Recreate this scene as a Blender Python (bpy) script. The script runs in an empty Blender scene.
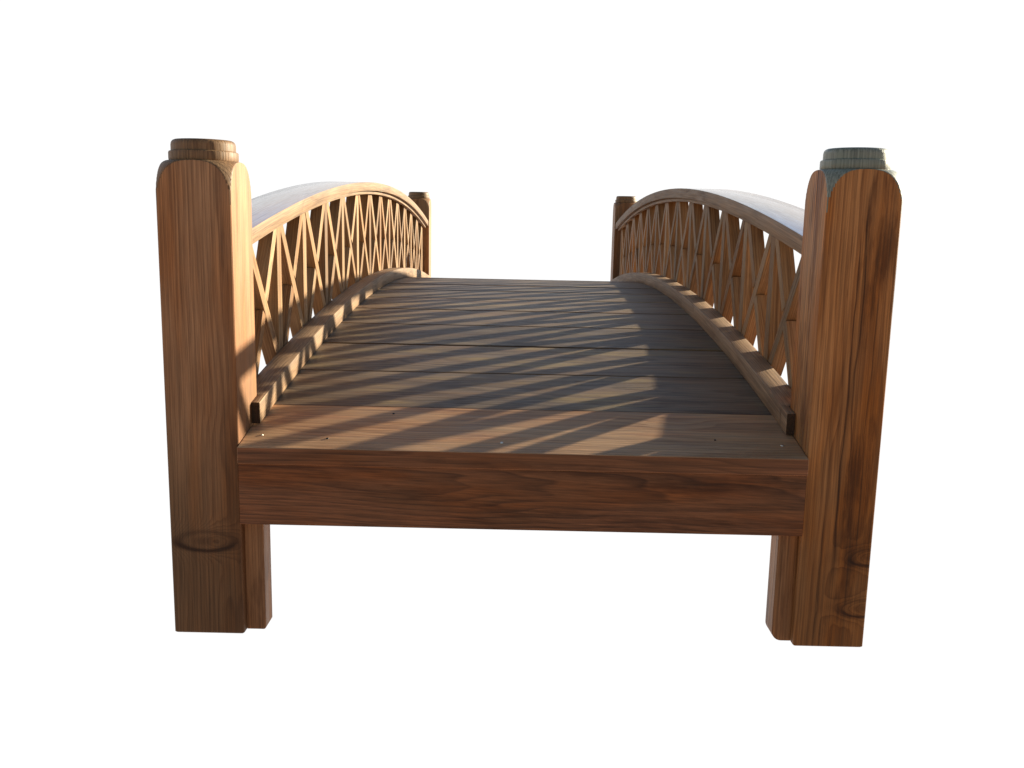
import bpy, bmesh, math, random
from mathutils import Vector, Matrix, Quaternion

S = bpy.context.scene
COL = S.collection
R = math.radians
random.seed(7)

# ------------------------------------------------------------------ camera
CX, CY, CZ, YAW, PITCH, ROLL, F = -0.0108, -1.2094, 0.5691, -0.0041, 0.1754, 0.0205, 944.8
cd = bpy.data.cameras.new('camera')
cam = bpy.data.objects.new('camera', cd)
COL.objects.link(cam)
fw = Vector((math.sin(YAW) * math.cos(PITCH), math.cos(YAW) * math.cos(PITCH), -math.sin(PITCH)))
rt = Vector((math.cos(YAW), -math.sin(YAW), 0))
up = rt.cross(fw)
r2 = rt * math.cos(ROLL) + up * math.sin(ROLL)
u2 = -rt * math.sin(ROLL) + up * math.cos(ROLL)
M = Matrix((r2, u2, -fw)).transposed().to_4x4()
M.translation = (CX, CY, CZ)
cam.matrix_world = M
cd.sensor_width = 36.0
cd.lens = F / 1024 * 36.0
cd.clip_start = 0.02
cd.clip_end = 1000
S.camera = cam

# ------------------------------------------------------------------ light
SUN = Vector((1.0, 0.70, 0.287)).normalized()          # direction towards the sun
EXPO = 1.25
w = bpy.data.worlds.new('World')
S.world = w
w.use_nodes = True
nt = w.node_tree
nt.nodes.clear()
N, L = nt.nodes.new, nt.links.new


def wmath(op, a, b=None, clamp=False):
    n = N('ShaderNodeMath')
    n.operation = op
    n.use_clamp = clamp
    for i, v in enumerate((a, b)):
        if v is None:
            continue
        if isinstance(v, (int, float)):
            n.inputs[i].default_value = v
        else:
            L(v, n.inputs[i])
    return n.outputs[0]


def wstep(v, lo, hi):
    n = N('ShaderNodeMapRange')
    n.interpolation_type = 'SMOOTHSTEP'
    L(v, n.inputs['Value'])
    n.inputs['From Min'].default_value = lo
    n.inputs['From Max'].default_value = hi
    return n.outputs['Result']


sky = N('ShaderNodeTexSky')
sky.sky_type = 'NISHITA'
sky.sun_disc = False
sky.sun_elevation = math.asin(SUN.z)
sky.sun_rotation = math.atan2(SUN.x, SUN.y)
tc = N('ShaderNodeTexCoord')
sx = N('ShaderNodeSeparateXYZ')
L(tc.outputs['Generated'], sx.inputs[0])
skyb = N('ShaderNodeBackground')
L(sky.outputs[0], skyb.inputs[0])
skyb.inputs[1].default_value = 0.050
gnd = N('ShaderNodeBackground')
gnd.inputs[0].default_value = (0.25, 0.168, 0.125, 1)
gnd.inputs[1].default_value = 1.0
white = N('ShaderNodeBackground')
hz = N('ShaderNodeMix')
hz.data_type = 'RGBA'
hz.inputs[6].default_value = (1, 1, 1, 1)
hz.inputs[7].default_value = (.72, .98, 1.50, 1)
L(wstep(sx.outputs['Z'], 0.23, 0.50), hz.inputs[0])
L(hz.outputs[2], white.inputs[0])
white.inputs[1].default_value = 0.435
low = N('ShaderNodeMixShader')
L(wstep(sx.outputs['Z'], -0.06, 0.02), low.inputs[0])
L(gnd.outputs[0], low.inputs[1])
L(skyb.outputs[0], low.inputs[2])
fwd = wstep(sx.outputs['Y'], 0.0, 0.30)                # added white backdrop ahead of the camera, leaving front faces dim
lowz = wmath('SUBTRACT', 1.0, wstep(sx.outputs['Z'], 0.32, 0.60))
mx = N('ShaderNodeMixShader')
L(wmath('MULTIPLY', fwd, lowz), mx.inputs[0])
L(low.outputs[0], mx.inputs[1])
L(white.outputs[0], mx.inputs[2])
out = N('ShaderNodeOutputWorld')
L(mx.outputs[0], out.inputs[0])

sl = bpy.data.lights.new('sun', 'SUN')
sl.energy = 5.0
sl.angle = R(0.9)
sl.color = (1.0, 0.90, 0.68)
so = bpy.data.objects.new('sun', sl)
COL.objects.link(so)
so.rotation_euler = SUN.to_track_quat('Z', 'Y').to_euler()
so.location = (3, 2, 2)

S.view_settings.view_transform = 'Standard'
S.view_settings.look = 'None'
S.view_settings.exposure = EXPO
S.view_settings.gamma = 1.0
S.view_settings.use_curve_mapping = False
S.render.resolution_x, S.render.resolution_y = 1024, 768


# ------------------------------------------------------------------ wood
def wood(name, light, dark, stain, period=0.0045, contrast=0.75, rough=0.55, knots=(), blotch=0.6,
         streak=0.5, wear=None, spec=0.35, kn=1.0, fibre=0.35, cracks=(), coat=0.0, foot_shade=0.0, dirt=0.5, warm=0.5, var=0.14, warpk=0.030):
    """solid wood texture; the mesh attribute 'gc' gives (along the grain, across, depth) in metres"""
    m = bpy.data.materials.new(name)
    m.use_nodes = True
    t = m.node_tree
    t.nodes.clear()
    n, l = t.nodes.new, t.links.new

    def mt(op, a, b=None, c=None, clamp=False):
        k = n('ShaderNodeMath')
        k.operation = op
        k.use_clamp = clamp
        for i, v in enumerate((a, b, c)):
            if v is None:
                continue
            if isinstance(v, (int, float)):
                k.inputs[i].default_value = v
            else:
                l(v, k.inputs[i])
        return k.outputs[0]

    def vm(op, a, b):
        k = n('ShaderNodeVectorMath')
        k.operation = op
        for i, v in enumerate((a, b)):
            if isinstance(v, (tuple, list)):
                k.inputs[i].default_value = v
            else:
                l(v, k.inputs[i])
        return k.outputs['Value'] if op == 'LENGTH' else k.outputs[0]

    def noise(v, scl, detail=2.0, rgh=0.5, off=0.0):
        k = n('ShaderNodeTexNoise')
        l(vm('ADD', vm('MULTIPLY', v, scl), (off, off * 1.3, off * .7)), k.inputs['Vector'])
        k.inputs['Scale'].default_value = 1.0
        k.inputs['Detail'].default_value = detail
        k.inputs['Roughness'].default_value = rgh
        return k.outputs['Fac']

    def rng(v, a, b, c=0.0, d=1.0, smooth=False):
        k = n('ShaderNodeMapRange')
        if smooth:
            k.interpolation_type = 'SMOOTHSTEP'
        l(v, k.inputs['Value'])
        for nm, x in zip(('From Min', 'From Max', 'To Min', 'To Max'), (a, b, c, d)):
            k.inputs[nm].default_value = x
        return k.outputs['Result']

    def mix(f, a, b, mode='MIX'):
        k = n('ShaderNodeMix')
        k.data_type = 'RGBA'
        k.blend_type = mode
        if isinstance(f, (int, float)):
            k.inputs[0].default_value = f
        else:
            l(f, k.inputs[0])
        for i, v in ((6, a), (7, b)):
            if isinstance(v, tuple):
                k.inputs[i].default_value = (*v, 1)
            else:
                l(v, k.inputs[i])
        return k.outputs[2]

    at = n('ShaderNodeAttribute')
    at.attribute_name = 'gc'
    P = at.outputs['Vector']
    sp = n('ShaderNodeSeparateXYZ')
    l(P, sp.inputs[0])
    rad = mt('SQRT', mt('ADD', mt('MULTIPLY', sp.outputs[1], sp.outputs[1]), mt('MULTIPLY', sp.outputs[2], sp.outputs[2])))
    warp = noise(P, (2.2, 9, 9), 2.0)
    rad = mt('ADD', rad, mt('MULTIPLY', mt('SUBTRACT', warp, 0.5), warpk))
    # random knots
    vo = n('ShaderNodeTexVoronoi')
    vo.inputs['Scale'].default_value = 1.0
    l(vm('MULTIPLY', P, (3.2, 7.5, 7.5)), vo.inputs['Vector'])
    kd = vo.outputs['Distance']
    g0 = mt('EXPONENT', mt('MULTIPLY', mt('MULTIPLY', kd, kd), -55.0))
    g0 = mt('MULTIPLY', g0, kn)
    rad = mt('ADD', rad, mt('MULTIPLY', g0, 0.022))
    kmask = rng(g0, 0.55, 0.95, smooth=True)
    kring = None
    for (ka, kb, kc, sa, sb, amp, drk) in knots:
        q = vm('MULTIPLY', vm('SUBTRACT', P, (ka, kb, kc)), (1 / sa, 1 / sb, 1 / sb))
        ln = vm('LENGTH', q, (0, 0, 0))
        ln = mt('ADD', ln, mt('MULTIPLY', mt('SUBTRACT', noise(P, (45, 30, 30), 3.0), 0.5), 0.45))
        g = mt('EXPONENT', mt('MULTIPLY', mt('MULTIPLY', ln, ln), -0.55))
        rad = mt('ADD', rad, mt('MULTIPLY', g, amp))
        qs = n('ShaderNodeSeparateXYZ')
        l(q, qs.inputs[0])
        below = rng(qs.outputs[0], -0.9, 0.6, 1.0, 0.42, True)
        rim = mt('EXPONENT', mt('MULTIPLY', mt('POWER', mt('ABSOLUTE', mt('MULTIPLY', mt('SUBTRACT', ln, 1.05), 4.2)), 2.0), -1.0))
        core = mt('MULTIPLY', rng(ln, 0.10, 0.75, 1.0, 0.0, True), 0.40)
        tot = mt('MULTIPLY', mt('ADD', mt('MULTIPLY', rim, below), core, clamp=True), drk, clamp=True)
        kring = tot if kring is None else mt('MAXIMUM', kring, tot)
    for (cb, cw, a0, a1, cdk) in cracks:
        wob = mt('MULTIPLY', mt('SUBTRACT', noise(P, (9, 0.0, 0.0), 2.0, off=cb * 90), 0.5), 0.012)
        dd = mt('ABSOLUTE', mt('SUBTRACT', mt('ADD', sp.outputs[1], wob), cb))
        wid = mt('MULTIPLY', rng(noise(P, (14, 0, 0), 2.0, off=3 + cb * 50), .35, .65, .35, 1.2), cw)
        ck = mt('SUBTRACT', 1.0, mt('DIVIDE', dd, wid), clamp=True)
        ck = mt('MULTIPLY', ck, mt('MULTIPLY', rng(sp.outputs[0], a0, a0 + .06), rng(sp.outputs[0], a1 - .06, a1, 1, 0)))
        ck = mt('MULTIPLY', ck, cdk)
        kring = ck if kring is None else mt('MAXIMUM', kring, ck)
    ph = mt('DIVIDE', rad, period)
    ph = mt('ADD', ph, mt('MULTIPLY', noise(P, (3, 60, 60), 2.0, off=4.0), 1.6))
    fr = mt('FRACT', ph)
    ring = mt('MULTIPLY', mt('POWER', fr, 2.2), rng(fr, 0.90, 1.0, 1.0, 0.0))
    ring = mt('MULTIPLY', ring, rng(noise(P, (2, 25, 25), 2.0, off=9.0), 0.3, 0.7, 0.45, 1.15))
    fib = noise(P, (7, 520, 520), 3.0, 0.6, off=2.0)
    fib2 = noise(P, (18, 170, 170), 3.0, 0.65, off=6.0)
    c = mix(mt('MULTIPLY', ring, contrast, clamp=True), light, dark)
    b1 = rng(noise(P, (2.6, 13, 13), 3.0, 0.55, off=11.0), 0.36, 0.66, smooth=True)
    c = mix(mt('MULTIPLY', b1, blotch), c, mix(1.0, c, stain, 'MULTIPLY'))
    # warm heartwood patches, then dark weathering with ragged edges drawn out along the grain
    wm = rng(noise(P, (3.5, 20, 20), 3.0, 0.55, off=41.0), 0.42, 0.66, smooth=True)
    c = mix(mt('MULTIPLY', wm, warm), c, mix(1.0, c, (1.13, 0.92, 0.76), 'MULTIPLY'))
    dn = mt('ADD', noise(P, (4.5, 24, 24), 5.0, 0.62, off=53.0), mt('MULTIPLY', mt('SUBTRACT', fib2, 0.5), 0.25))
    dm = rng(dn, 0.54, 0.68, smooth=True)
    c = mix(mt('MULTIPLY', dm, dirt), c, mix(1.0, c, (0.34, 0.30, 0.29), 'MULTIPLY'))
    stk = rng(noise(P, (3.0, 75, 75), 3.0, 0.6, off=17.0), 0.56, 0.72, smooth=True)
    c = mix(mt('MULTIPLY', stk, streak), c, mix(1.0, c, (0.38, 0.33, 0.30), 'MULTIPLY'))
    c = mix(mt('MULTIPLY', kmask, 0.8), c, mix(1.0, c, (0.35, 0.25, 0.2), 'MULTIPLY'))
    if kring is not None:
        c = mix(kring, c, mix(1.0, c, (0.22, 0.17, 0.15), 'MULTIPLY'))
    if foot_shade:
        # shade painted into the colour towards the feet, with an irregular upper edge
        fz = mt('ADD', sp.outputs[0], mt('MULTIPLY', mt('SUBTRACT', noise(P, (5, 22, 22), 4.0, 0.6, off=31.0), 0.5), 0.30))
        c = mix(mt('MULTIPLY', rng(fz, 0.10, 0.44, 1, 0, True), foot_shade), c, mix(1.0, c, (0.38, 0.38, 0.36), 'MULTIPLY'))
    if wear is not None:
        wv = rng(noise(P, (5, 26, 26), 4.0, 0.6, off=23.0), 0.50, 0.70, smooth=True)
        c = mix(mt('MULTIPLY', wv, 0.55), c, wear)
    fv = mt('ADD', rng(fib, 0.3, 0.7, 1 - fibre, 1 + fibre), rng(fib2, 0.3, 0.7, -.14, .14))
    hs = n('ShaderNodeHueSaturation')
    l(c, hs.inputs['Color'])
    hs.inputs['Saturation'].default_value = 1.16
    l(fv, hs.inputs['Value'])
    # each piece a little lighter or darker
    oi = n('ShaderNodeObjectInfo')
    l(mt('MULTIPLY', fv, rng(oi.outputs['Random'], 0, 1, 1 - var, 1 + var)), hs.inputs['Value'])
    bs = n('ShaderNodeBsdfPrincipled')
    l(hs.outputs[0], bs.inputs['Base Color'])
    l(mt('ADD', rng(fib2, 0.3, 0.7, rough - .08, rough + .1), mt('MULTIPLY', ring, 0.05)), bs.inputs['Roughness'])
    bs.inputs['Specular IOR Level'].default_value = spec
    bs.inputs['Coat Weight'].default_value = coat
    bs.inputs['Coat Roughness'].default_value = 0.10
    bs.inputs['Coat IOR'].default_value = 1.75
    bp = n('ShaderNodeBump')
    bp.inputs['Strength'].default_value = 0.35
    bp.inputs['Distance'].default_value = 0.0012
    l(mt('ADD', mt('MULTIPLY', fib, 0.6), mt('ADD', mt('MULTIPLY', fib2, 0.7), mt('MULTIPLY', ring, -0.6))), bp.inputs['Height'])
    l(bp.outputs[0], bs.inputs['Normal'])
    o = n('ShaderNodeOutputMaterial')
    l(bs.outputs[0], o.inputs[0])
    return m


def plain(name, col, rough, metal=0.0):
    m = bpy.data.materials.new(name)
    m.use_nodes = True
    b = m.node_tree.nodes['Principled BSDF']
    nz = m.node_tree.nodes.new('ShaderNodeTexNoise')
    nz.inputs['Scale'].default_value = 400
    rp = m.node_tree.nodes.new('ShaderNodeValToRGB')
    rp.color_ramp.elements[0].color = (*[c * .6 for c in col], 1)
    rp.color_ramp.elements[1].color = (*[min(1, c * 1.3) for c in col], 1)
    m.node_tree.links.new(nz.outputs['Fac'], rp.inputs[0])
    m.node_tree.links.new(rp.outputs[0], b.inputs['Base Color'])
    b.inputs['Roughness'].default_value = rough
    b.inputs['Metallic'].default_value = metal
    return m


# ------------------------------------------------------------------ dimensions (metres)
W = 0.095            # post width
H = W / 2
PX = 0.4222          # post centre offset from the middle line
LEN = 2.6625         # front of near posts to front of far posts
MID = (LEN + W) / 2
INN = PX - H         # inner faces of the posts
Z_BASE, Z_SH = 0.633, 0.590


def cap_z(y):
    return 0.648 - 0.1000 * ((y - MID) / 1.26) ** 2


def curb_z(y):
    return 0.4130 - 0.0980 * ((y - MID) / 1.283) ** 2


def deck_z(y):
    return 0.3830 - 0.0980 * ((y - MID) / 1.283) ** 2


ml = dict(
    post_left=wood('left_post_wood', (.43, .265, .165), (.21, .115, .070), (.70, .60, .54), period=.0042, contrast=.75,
                   knots=[(0.132, -.046, .063, .0125, .036, -.030, 1.15)], streak=.3, kn=.15, blotch=.7, foot_shade=1.0,
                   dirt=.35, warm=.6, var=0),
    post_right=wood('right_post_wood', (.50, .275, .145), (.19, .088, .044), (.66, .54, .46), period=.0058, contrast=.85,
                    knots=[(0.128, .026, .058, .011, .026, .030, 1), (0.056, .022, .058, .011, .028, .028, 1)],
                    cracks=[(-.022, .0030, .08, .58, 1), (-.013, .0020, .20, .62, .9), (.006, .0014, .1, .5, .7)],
                    streak=.8, kn=.15, blotch=.6, foot_shade=.8, dirt=.8, warm=.8, var=0),
    post=wood('post_wood', (.40, .235, .140), (.20, .11, .062), (.60, .57, .54), period=.0045, kn=.6, foot_shade=1.0, dirt=.6),
    cap=wood('turned_cap_wood', (.28, .18, .11), (.15, .09, .052), (.6, .6, .55), period=.004, kn=.3, var=.05),
    cap_grey=wood('weathered_cap_wood', (.27, .285, .24), (.14, .15, .125), (.7, .75, .7), period=.004, kn=.2,
                  warm=.1, dirt=.4, var=.05, coat=.25),
    handrail=wood('handrail_wood', (.30, .205, .135), (.17, .10, .062), (.72, .64, .58), period=.005, contrast=.7, rough=.34,
                  spec=.6, kn=.8, streak=.6, coat=.8, dirt=.7),
    rail=wood('rail_wood', (.35, .245, .165), (.19, .125, .085), (.72, .66, .62), warm=.2, period=.005, contrast=.65, rough=.6,
              spec=.25, kn=.5, streak=.45, dirt=.45),
    end=wood('end_grain', (.07, .045, .03), (.035, .022, .016), (.7, .7, .7), period=.003),
    slat=wood('slat_wood', (.335, .228, .140), (.155, .092, .056), (.68, .56, .48), period=.004, contrast=.7, kn=.4,
              dirt=.5, warm=.6, var=.26, spec=.25, rough=.62),
    deck=wood('deck_wood', (.215, .157, .108), (.078, .053, .038), (.62, .62, .64), period=.0062, contrast=.85, rough=.55,
              wear=(.34, .25, .13), spec=.35, kn=1.0, streak=.6, dirt=.6, var=.28, warpk=.04),
    front=wood('front_plank_wood', (.52, .34, .215), (.30, .175, .110), (.74, .68, .68), period=.007, contrast=.65,
               rough=.55, wear=(.42, .22, .14), kn=1.0, streak=.3, dirt=.3, var=0, warpk=.04),
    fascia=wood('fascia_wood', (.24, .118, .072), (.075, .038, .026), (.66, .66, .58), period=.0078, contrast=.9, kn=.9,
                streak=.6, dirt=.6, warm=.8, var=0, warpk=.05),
    beam=wood('beam_wood', (.22, .12, .07), (.12, .06, .035), (.6, .58, .55)),
    steel=plain('screw_steel', (.55, .52, .48), .3, 1.0),
    dark=plain('dark_screw', (.03, .025, .02), .6, .3),
)


# ------------------------------------------------------------------ mesh helpers
def tag(o, label=None, category=None, group=None, kind=None):
    for k, v in (('label', label), ('category', category), ('group', group), ('kind', kind)):
        if v:
            o[k] = v


def finish(name, bm, mat, parent, gcf, smooth=False, loc=(0, 0, 0), rot=None):
    """link bm as one object; gcf maps a local vertex position to grain coordinates"""
    bmesh.ops.recalc_face_normals(bm, faces=bm.faces)
    me = bpy.data.meshes.new(name)
    bm.to_mesh(me)
    bm.free()
    a = me.attributes.new('gc', 'FLOAT_VECTOR', 'POINT')
    for i, v in enumerate(me.vertices):
        a.data[i].vector = gcf(v.co)
    me.materials.append(mat)
    if smooth:
        for p in me.polygons:
            p.use_smooth = True
        me.set_sharp_from_angle(angle=R(32))
    o = bpy.data.objects.new(name, me)
    COL.objects.link(o)
    o.parent = parent
    o.location = loc
    if rot:
        o.rotation_euler = rot
    return o


def grain(axis, off, tilt=0.0):
    """box grain running along an axis (0 x, 1 y, 2 z) with the pith displaced by off"""
    tl = tilt

    def f(c):
        if axis == 0:
            return (c.x + off[0], c.y + off[1] + tl * c.x, c.z + off[2] + tl * c.x)
        if axis == 1:
            return (c.y + off[0], c.x + off[1], c.z + off[2])
        return (c.z + off[0], c.x + off[1] + tl * c.z, c.y + off[2])
    return f


def rpith():
    """random stretch of timber, heart somewhere outside the piece"""
    a = random.uniform(0, 2 * math.pi)
    d = random.uniform(.05, .11)
    return (random.uniform(0, 30), d * math.cos(a), d * math.sin(a))


def box_bm(x0, x1, y0, y1, z0, z1, bev=0.0012, seg=2, cuts=0, cut_axis=0):
    bm = bmesh.new()
    bmesh.ops.create_cube(bm, size=1)
    for v in bm.verts:
        v.co = Vector((x0 + (v.co.x + .5) * (x1 - x0), y0 + (v.co.y + .5) * (y1 - y0), z0 + (v.co.z + .5) * (z1 - z0)))
    if bev:
        bmesh.ops.bevel(bm, geom=bm.edges[:], offset=bev, segments=seg, affect='EDGES', profile=.6)
    return bm


def strip_bm(profile, xs0, xs1, ys, bev=0.0015):
    """sweep a rectangular section along Y: profile(y) -> (z0, z1); section spans xs0..xs1, corners eased"""
    bm = bmesh.new()
    rings = []
    b = bev
    for y in ys:
        z0, z1 = profile(y)
        pts = [(xs0 + b, z0), (xs1 - b, z0), (xs1 - b * .3, z0 + b * .3), (xs1, z0 + b), (xs1, z1 - b), (xs1 - b * .3, z1 - b * .3),
               (xs1 - b, z1), (xs0 + b, z1), (xs0 + b * .3, z1 - b * .3), (xs0, z1 - b), (xs0, z0 + b), (xs0 + b * .3, z0 + b * .3)]
        rings.append([bm.verts.new((px, y, pz)) for px, pz in pts])
    k = 12
    for a, c in zip(rings, rings[1:]):
        for i in range(k):
            bm.faces.new((a[i], a[(i + 1) % k], c[(i + 1) % k], c[i]))
    bm.faces.new(rings[0][::-1])
    bm.faces.new(rings[-1])
    return bm


def arc_strip(name, mat, parent, x0, x1, y0, y1, topf, thick, n=64, bev=.0015, end=None, tongue=None):
    ys = [y0 + (y1 - y0) * i / n for i in range(n + 1)]
    if callable(thick):
        bm = strip_bm(lambda y: (thick(y), topf(y)), x0, x1, ys, bev)
    else:
        bm = strip_bm(lambda y: (topf(y) - thick, topf(y)), x0, x1, ys, bev)
    if tongue:                                             # narrow end that runs past the post's inner face
        tx0, tx1, ty0, ty1 = tongue
        b2 = strip_bm(lambda y: (topf(y) - thick + .0002, topf(y) - .0002), tx0, tx1,
                      [ty0 + (ty1 - ty0) * i / 6 for i in range(7)], bev)
        tmp = bpy.data.meshes.new('tmp')
        b2.to_mesh(tmp)
        b2.free()
        bm.from_mesh(tmp)
        bpy.data.meshes.remove(tmp)
    off = rpith()

    def gcf(c):
        return (c.y * 1.01 + off[0], c.x + off[1], c.z - topf(c.y) + off[2])
    o = finish(name, bm, mat, parent, gcf, smooth=True)
    if end:
        o.data.materials.append(end)
        for p in o.data.polygons:
            if len(p.vertices) > 4:
                p.material_index = 1
    return o


def lathe_bm(prof, seg=64, clip=None):
    """revolve (r, z) pairs; clip = half width of a square that cuts the round away"""
    bm = bmesh.new()
    rings = []
    for r, z in prof:
        ring = []
        for i in range(seg):
            t = 2 * math.pi * (i + .0) / seg
            c, s = math.cos(t), math.sin(t)
            rr = r
            if clip:
                rr = min(r, clip / max(abs(c), abs(s)))
            ring.append(bm.verts.new((rr * c, rr * s, z)))
        rings.append(ring)
    for a, c in zip(rings, rings[1:]):
        for i in range(seg):
            j = (i + 1) % seg
            bm.faces.new((a[i], a[j], c[j], c[i]))
    bm.faces.new(rings[0][::-1])
    bm.faces.new(rings[-1])
    return bm


# ------------------------------------------------------------------ the bridge
bridge = bpy.data.objects.new('wooden_bridge', None)
COL.objects.link(bridge)
bridge.location = (0, 0, 0)
tag(bridge, 'arched brown wooden garden footbridge with lattice railings and four round-capped posts', 'footbridge')


def post(x, y, mat, off, label, dz=0.0):
    # square post, corners turned away below the cap so that each face ends in an arch
    prof = [(.2, 0.0), (.2, .0012)]
    prof = [(.2, 0.0015)] + [(.2, z) for z in (.02, .1, .2, .3, .4, .5, .57)]
    n = 44
    rt_, rb = 0.0443, H * math.sqrt(2)
    ZB, ZS = Z_BASE + dz, Z_SH - .012 + dz
    for i in range(n + 1):
        u = i / n
        z = ZS + (ZB - ZS) * math.sin(u * math.pi / 2)
        r = rt_ + (rb - rt_) * math.cos(u * math.pi / 2)
        prof.append((r, z))
    # bottom ring slightly eased
    bm = bmesh.new()
    seg = 240
    rings = []
    allp = [(.2, 0.0, H - .0015)] + [(r, z, H) for r, z in prof]
    ang = [(i + .5) * 2 * math.pi / seg for i in range(seg)]
    ang += [math.pi / 4 + k * math.pi / 2 for k in range(4)]
    ang.sort()
    for r, z, hh in allp:
        ring = []
        for t in ang:
            c, s = math.cos(t), math.sin(t)
            e = .0016                                         # eased vertical arrises
            q = hh / max(abs(c), abs(s))
            px, py = q * c, q * s
            lim = hh * 2 - e
            if abs(px) + abs(py) > lim:
                k = lim / (abs(px) + abs(py))
                q *= k
            rr = min(r, q)
            ring.append(bm.verts.new((rr * c, rr * s, z)))
        rings.append(ring)
    m_ = len(ang)
    for a, c in zip(rings, rings[1:]):
        for i in range(m_):
            j = (i + 1) % m_
            bm.faces.new((a[i], a[j], c[j], c[i]))
    bm.faces.new(rings[0][::-1])
    bm.faces.new(rings[-1])
    o = finish('post', bm, mat, bridge, grain(2, off), smooth=True, loc=(x, y, 0))
    o['label'] = label
    if y < 1:                                                 # the turned corners have weathered like the caps
        capm = ml['cap_grey'] if x > 0 else ml['cap']
        o.data.materials.append(capm)
        for p in o.data.polygons:
            nn = p.normal
            if p.center.z > ZS and max(abs(nn.x), abs(nn.y)) < .985 and nn.z < .98:
                p.material_index = 1
    # turned cap in two steps
    cp = []
    zb = ZB - .0005
    for r, z in ((.0418, 0), (.0432, .0008), (.0437, .0025), (.0437, .0105), (.0430, .0122), (.0412, .0127), (.0405, .0133),
                 (.0405, .0205), (.0399, .0235), (.0383, .0258), (.0358, .0270), (.02, .0274)):
        cp.append((r, z))
    bm = lathe_bm(cp, 72)
    po = rpith()
    finish('post_cap', bm, ml['cap_grey'] if (x > 0 and y < 1) else ml['cap'], o, grain(2, po), smooth=True, loc=(0, 0, zb))
    return o


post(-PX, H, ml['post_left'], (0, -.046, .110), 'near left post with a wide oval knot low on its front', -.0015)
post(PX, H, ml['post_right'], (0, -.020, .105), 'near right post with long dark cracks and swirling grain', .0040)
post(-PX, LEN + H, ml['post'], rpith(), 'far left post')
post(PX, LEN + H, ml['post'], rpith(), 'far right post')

# inner foot blocks behind the fascia boards
for sx_ in (-1, 1):
    for yy, d in ((.017, 1), (LEN + W - .017, -1)):
        y0, y1 = sorted((yy, yy + d * .034))
        xo, xi = INN + .0004, .3492
        rr = .0135 if sx_ > 0 else .0035
        prof = [(xo, .236), (xi, .236), (xi, rr)]
        prof += [(xi + rr * (1 - math.cos(t * math.pi / 12)), rr * (1 - math.sin(t * math.pi / 12))) for t in range(1, 7)]
        prof += [(xo, 0.0)]
        bm = bmesh.new()
        fr_ = [bm.verts.new((sx_ * px, y0, pz)) for px, pz in prof]
        bk_ = [bm.verts.new((sx_ * px, y1, pz)) for px, pz in prof]
        bm.faces.new(fr_)
        bm.faces.new(bk_[::-1])
        for i in range(len(prof)):
            j = (i + 1) % len(prof)
            bm.faces.new((fr_[i], bk_[i], bk_[j], fr_[j]))
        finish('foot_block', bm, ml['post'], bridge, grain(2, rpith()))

# fascia boards across both ends
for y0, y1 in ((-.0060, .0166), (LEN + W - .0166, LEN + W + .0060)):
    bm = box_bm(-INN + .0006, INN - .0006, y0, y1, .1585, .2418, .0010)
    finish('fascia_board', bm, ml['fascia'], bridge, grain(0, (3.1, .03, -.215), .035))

# side beams carrying the deck, deepened to block sun under the bridge
for sx_ in (-1, 1):
    x0, x1 = sorted((sx_ * .3430, sx_ * .3150))
    arc_strip('side_beam', ml['beam'], bridge, x0, x1, .0175, LEN + W - .0175, lambda y: deck_z(y) - .0225,
              lambda y: max(.164, deck_z(y) - .0225 - .135))

# deck planks
NP = 16
PW = (LEN + W - .282) / (NP - 2)
edges = [-.010] + [.141 + i * PW for i in range(NP - 1)] + [LEN + W + .010]
for i in range(NP):
    ya, yb = edges[i], edges[i + 1]
    if i == 0:
        za, zb, th, g = .2645, deck_z(yb) + .0005, .0222, .0006
    elif i == NP - 1:
        za, zb, th, g = deck_z(ya) + .0005, .2645, .0222, .0006
    else:
        za, zb, th, g = deck_z(ya), deck_z(yb), .021, .0024
    lo = (i in (0, NP - 1))
    Lp = math.hypot(yb - ya, zb - za) - 2 * g
    a = math.atan2(zb - za, yb - ya)
    a += random.uniform(-.004, .004) if not lo else 0
    bm = box_bm(-INN + .0006, INN - .0006, -Lp / 2, Lp / 2, -th, 0, .0022 if not lo else .0014, 3)
    if lo:
        for v in bm.verts:
            if v.co.z < -th / 2 and (v.co.y < 0) == (i == 0):
                v.co.y -= th * math.tan(a)
    off = rpith()
    off = (off[0], off[1] * .6, -.03 - abs(off[2]) * .5)
    dz = random.uniform(-.0007, .0006) if not lo else 0
    p = finish('deck_plank', bm, ml['front'] if lo else ml['deck'], bridge, grain(0, off, random.uniform(-.05, .05)), smooth=False,
               loc=(0, (ya + yb) / 2, (za + zb) / 2 + dz), rot=(a, 0, random.uniform(-.0008, .0008) if not lo else 0))
    if lo:
        p.data.materials.append(ml['fascia'])  # shade painted in: the plank's edge faces take the darker fascia wood
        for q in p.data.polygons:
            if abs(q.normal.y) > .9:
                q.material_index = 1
        s_ = 1 if i == 0 else -1
        for px, py, mt_, r_ in ((-.352, -.035, 'steel', .0022), (.350, -.033, 'steel', .0026), (-.262, -.042, 'dark', .0022),
                                (-.185, .050, 'dark', .0018), (-.028, -.044, 'steel', .0024), (.262, -.020, 'dark', .0016)):
            b2 = bmesh.new()
            bmesh.ops.create_cone(b2, cap_ends=True, segments=20, radius1=r_, radius2=r_ * .8, depth=.0012)
            sc = finish('screw', b2, ml[mt_], p, lambda c: (c.x, c.y, c.z), loc=(px, py * s_, .0004))

# railings
CAP_T = .0205
n_post = 14
pitch = .190
vy0 = [MID + (k - 6.5) * pitch for k in range(n_post)]
SL0, SL1 = .3985, .4205        # lattice depth


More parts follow.
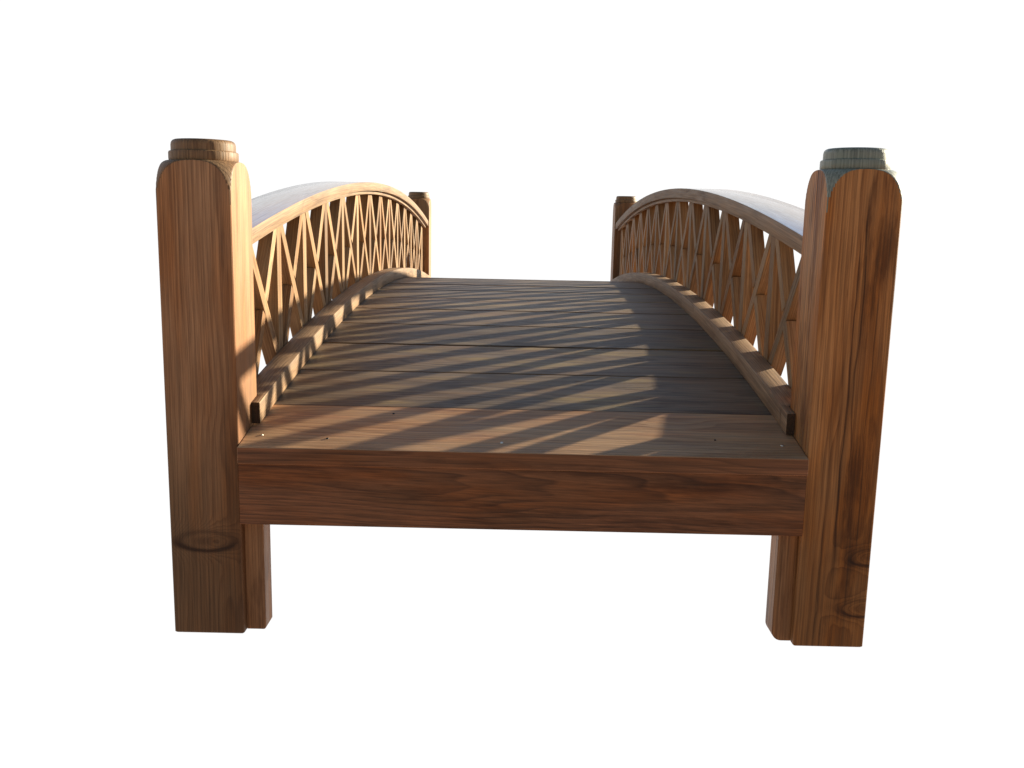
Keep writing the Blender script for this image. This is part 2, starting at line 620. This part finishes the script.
def slat(name, sx_, p0, p1, th, mat):
    """straight slat in the lattice plane from p0 (y, z) to p1 (y, z)"""
    (ya, za), (yb, zb) = p0, p1
    ln = math.hypot(yb - ya, zb - za)
    bm = box_bm(-(SL1 - SL0) / 2, (SL1 - SL0) / 2, -th / 2, th / 2, 0, ln, .0011)
    ang = math.atan2(-(yb - ya), (zb - za))
    return finish(name, bm, mat, bridge, grain(2, rpith(), random.uniform(-.03, .03)), loc=(sx_ * ((SL0 + SL1) / 2 + random.uniform(-.0002, .0012)), ya, za), rot=(ang, 0, 0))


for sx_ in (-1, 1):
    def X(a, b):
        return sorted((sx_ * a, sx_ * b))
    y0, y1 = W + .0006, LEN - .0006
    x0, x1 = X(.378, .466)
    tt = CAP_T if sx_ < 0 else .0235
    cz = cap_z if sx_ < 0 else (lambda y: .6485 - .0955 * ((y - MID) / 1.26) ** 2)
    h = arc_strip('handrail', ml['rail'], bridge, x0, x1, y0, y1, cz, tt, 80, .0012)
    h.data.materials.append(ml['handrail'])                # glossy coat on the top face only, added for its sky sheen
    for p in h.data.polygons:
        if p.normal.z > .9:
            p.material_index = 1
    x0, x1 = X(.388, .3980)
    arc_strip('under_rail', ml['rail'], h, x0, x1, y0, y1, lambda y: cz(y) - tt - .0003, .0080, 80, .0008)
    x0, x1 = X(.363, .3980)
    ys = [y0, .945, 1.797, y1]
    for a, b in zip(ys, ys[1:]):
        tg = None
        if a == y0:
            tg = (.0645, y0 + .002)
        elif b == y1:
            tg = (y1 - .002, LEN + W - .0645)
        arc_strip('bottom_rail', ml['rail'], bridge, x0, x1, a + .0004, b - .0004, curb_z, .030, 30, .0010, end=ml['end'],
                  tongue=tg and (*X(.363, INN - .0004), *tg))
    # lower arched board outside the curb, the lattice stands on it
    x0, x1 = X(.3984, .4286)
    arc_strip('arch_board', ml['rail'], bridge, x0, x1, y0, y1, lambda y: curb_z(y) - .060, lambda y: max(.170, curb_z(y) - .15), 60)
    topz = lambda y: cz(y) - tt - .0004
    botz = lambda y: curb_z(y) - .0596
    vy = [y + random.uniform(-.003, .003) for y in vy0]
    for y in vy:
        slat('baluster', sx_, (y, botz(y)), (y, topz(y)), .027, ml['slat'])
    ends = [W + .004] + vy + [LEN - .004]
    for a, b in zip(ends, ends[1:]):
        if b - a < .03:
            continue
        e = .0120
        full = (b - a) > .15
        # falling slat runs through; rising slat is cut where they cross
        dz = .040
        A, B = (a + e, topz(a) - .003), (b - e, botz(b) + dz)
        C, D = (a + e + .0085, botz(a) + dz), (b - e, topz(b) - .003)
        slat('lattice_slat', sx_, A, B, .0205 + random.uniform(-.0015, .0018), ml['slat'])
        if not full:
            continue
        # crossing point
        def at(P, Q, t):
            return (P[0] + (Q[0] - P[0]) * t, P[1] + (Q[1] - P[1]) * t)
        d1 = (B[0] - A[0], B[1] - A[1])
        d2 = (D[0] - C[0], D[1] - C[1])
        den = d1[0] * d2[1] - d1[1] * d2[0]
        t2 = ((C[0] - A[0]) * d1[1] - (C[1] - A[1]) * d1[0]) / den
        t2 = abs(t2)
        ln = math.hypot(*d2)
        sn = abs(den) / (math.hypot(*d1) * ln)
        gp = (.0112 / sn) / ln
        slat('lattice_slat', sx_, C, at(C, D, t2 - gp), .0205 + random.uniform(-.0015, .0018), ml['slat'])
        slat('lattice_slat', sx_, at(C, D, t2 + gp), D, .0205 + random.uniform(-.0015, .0018), ml['slat'])
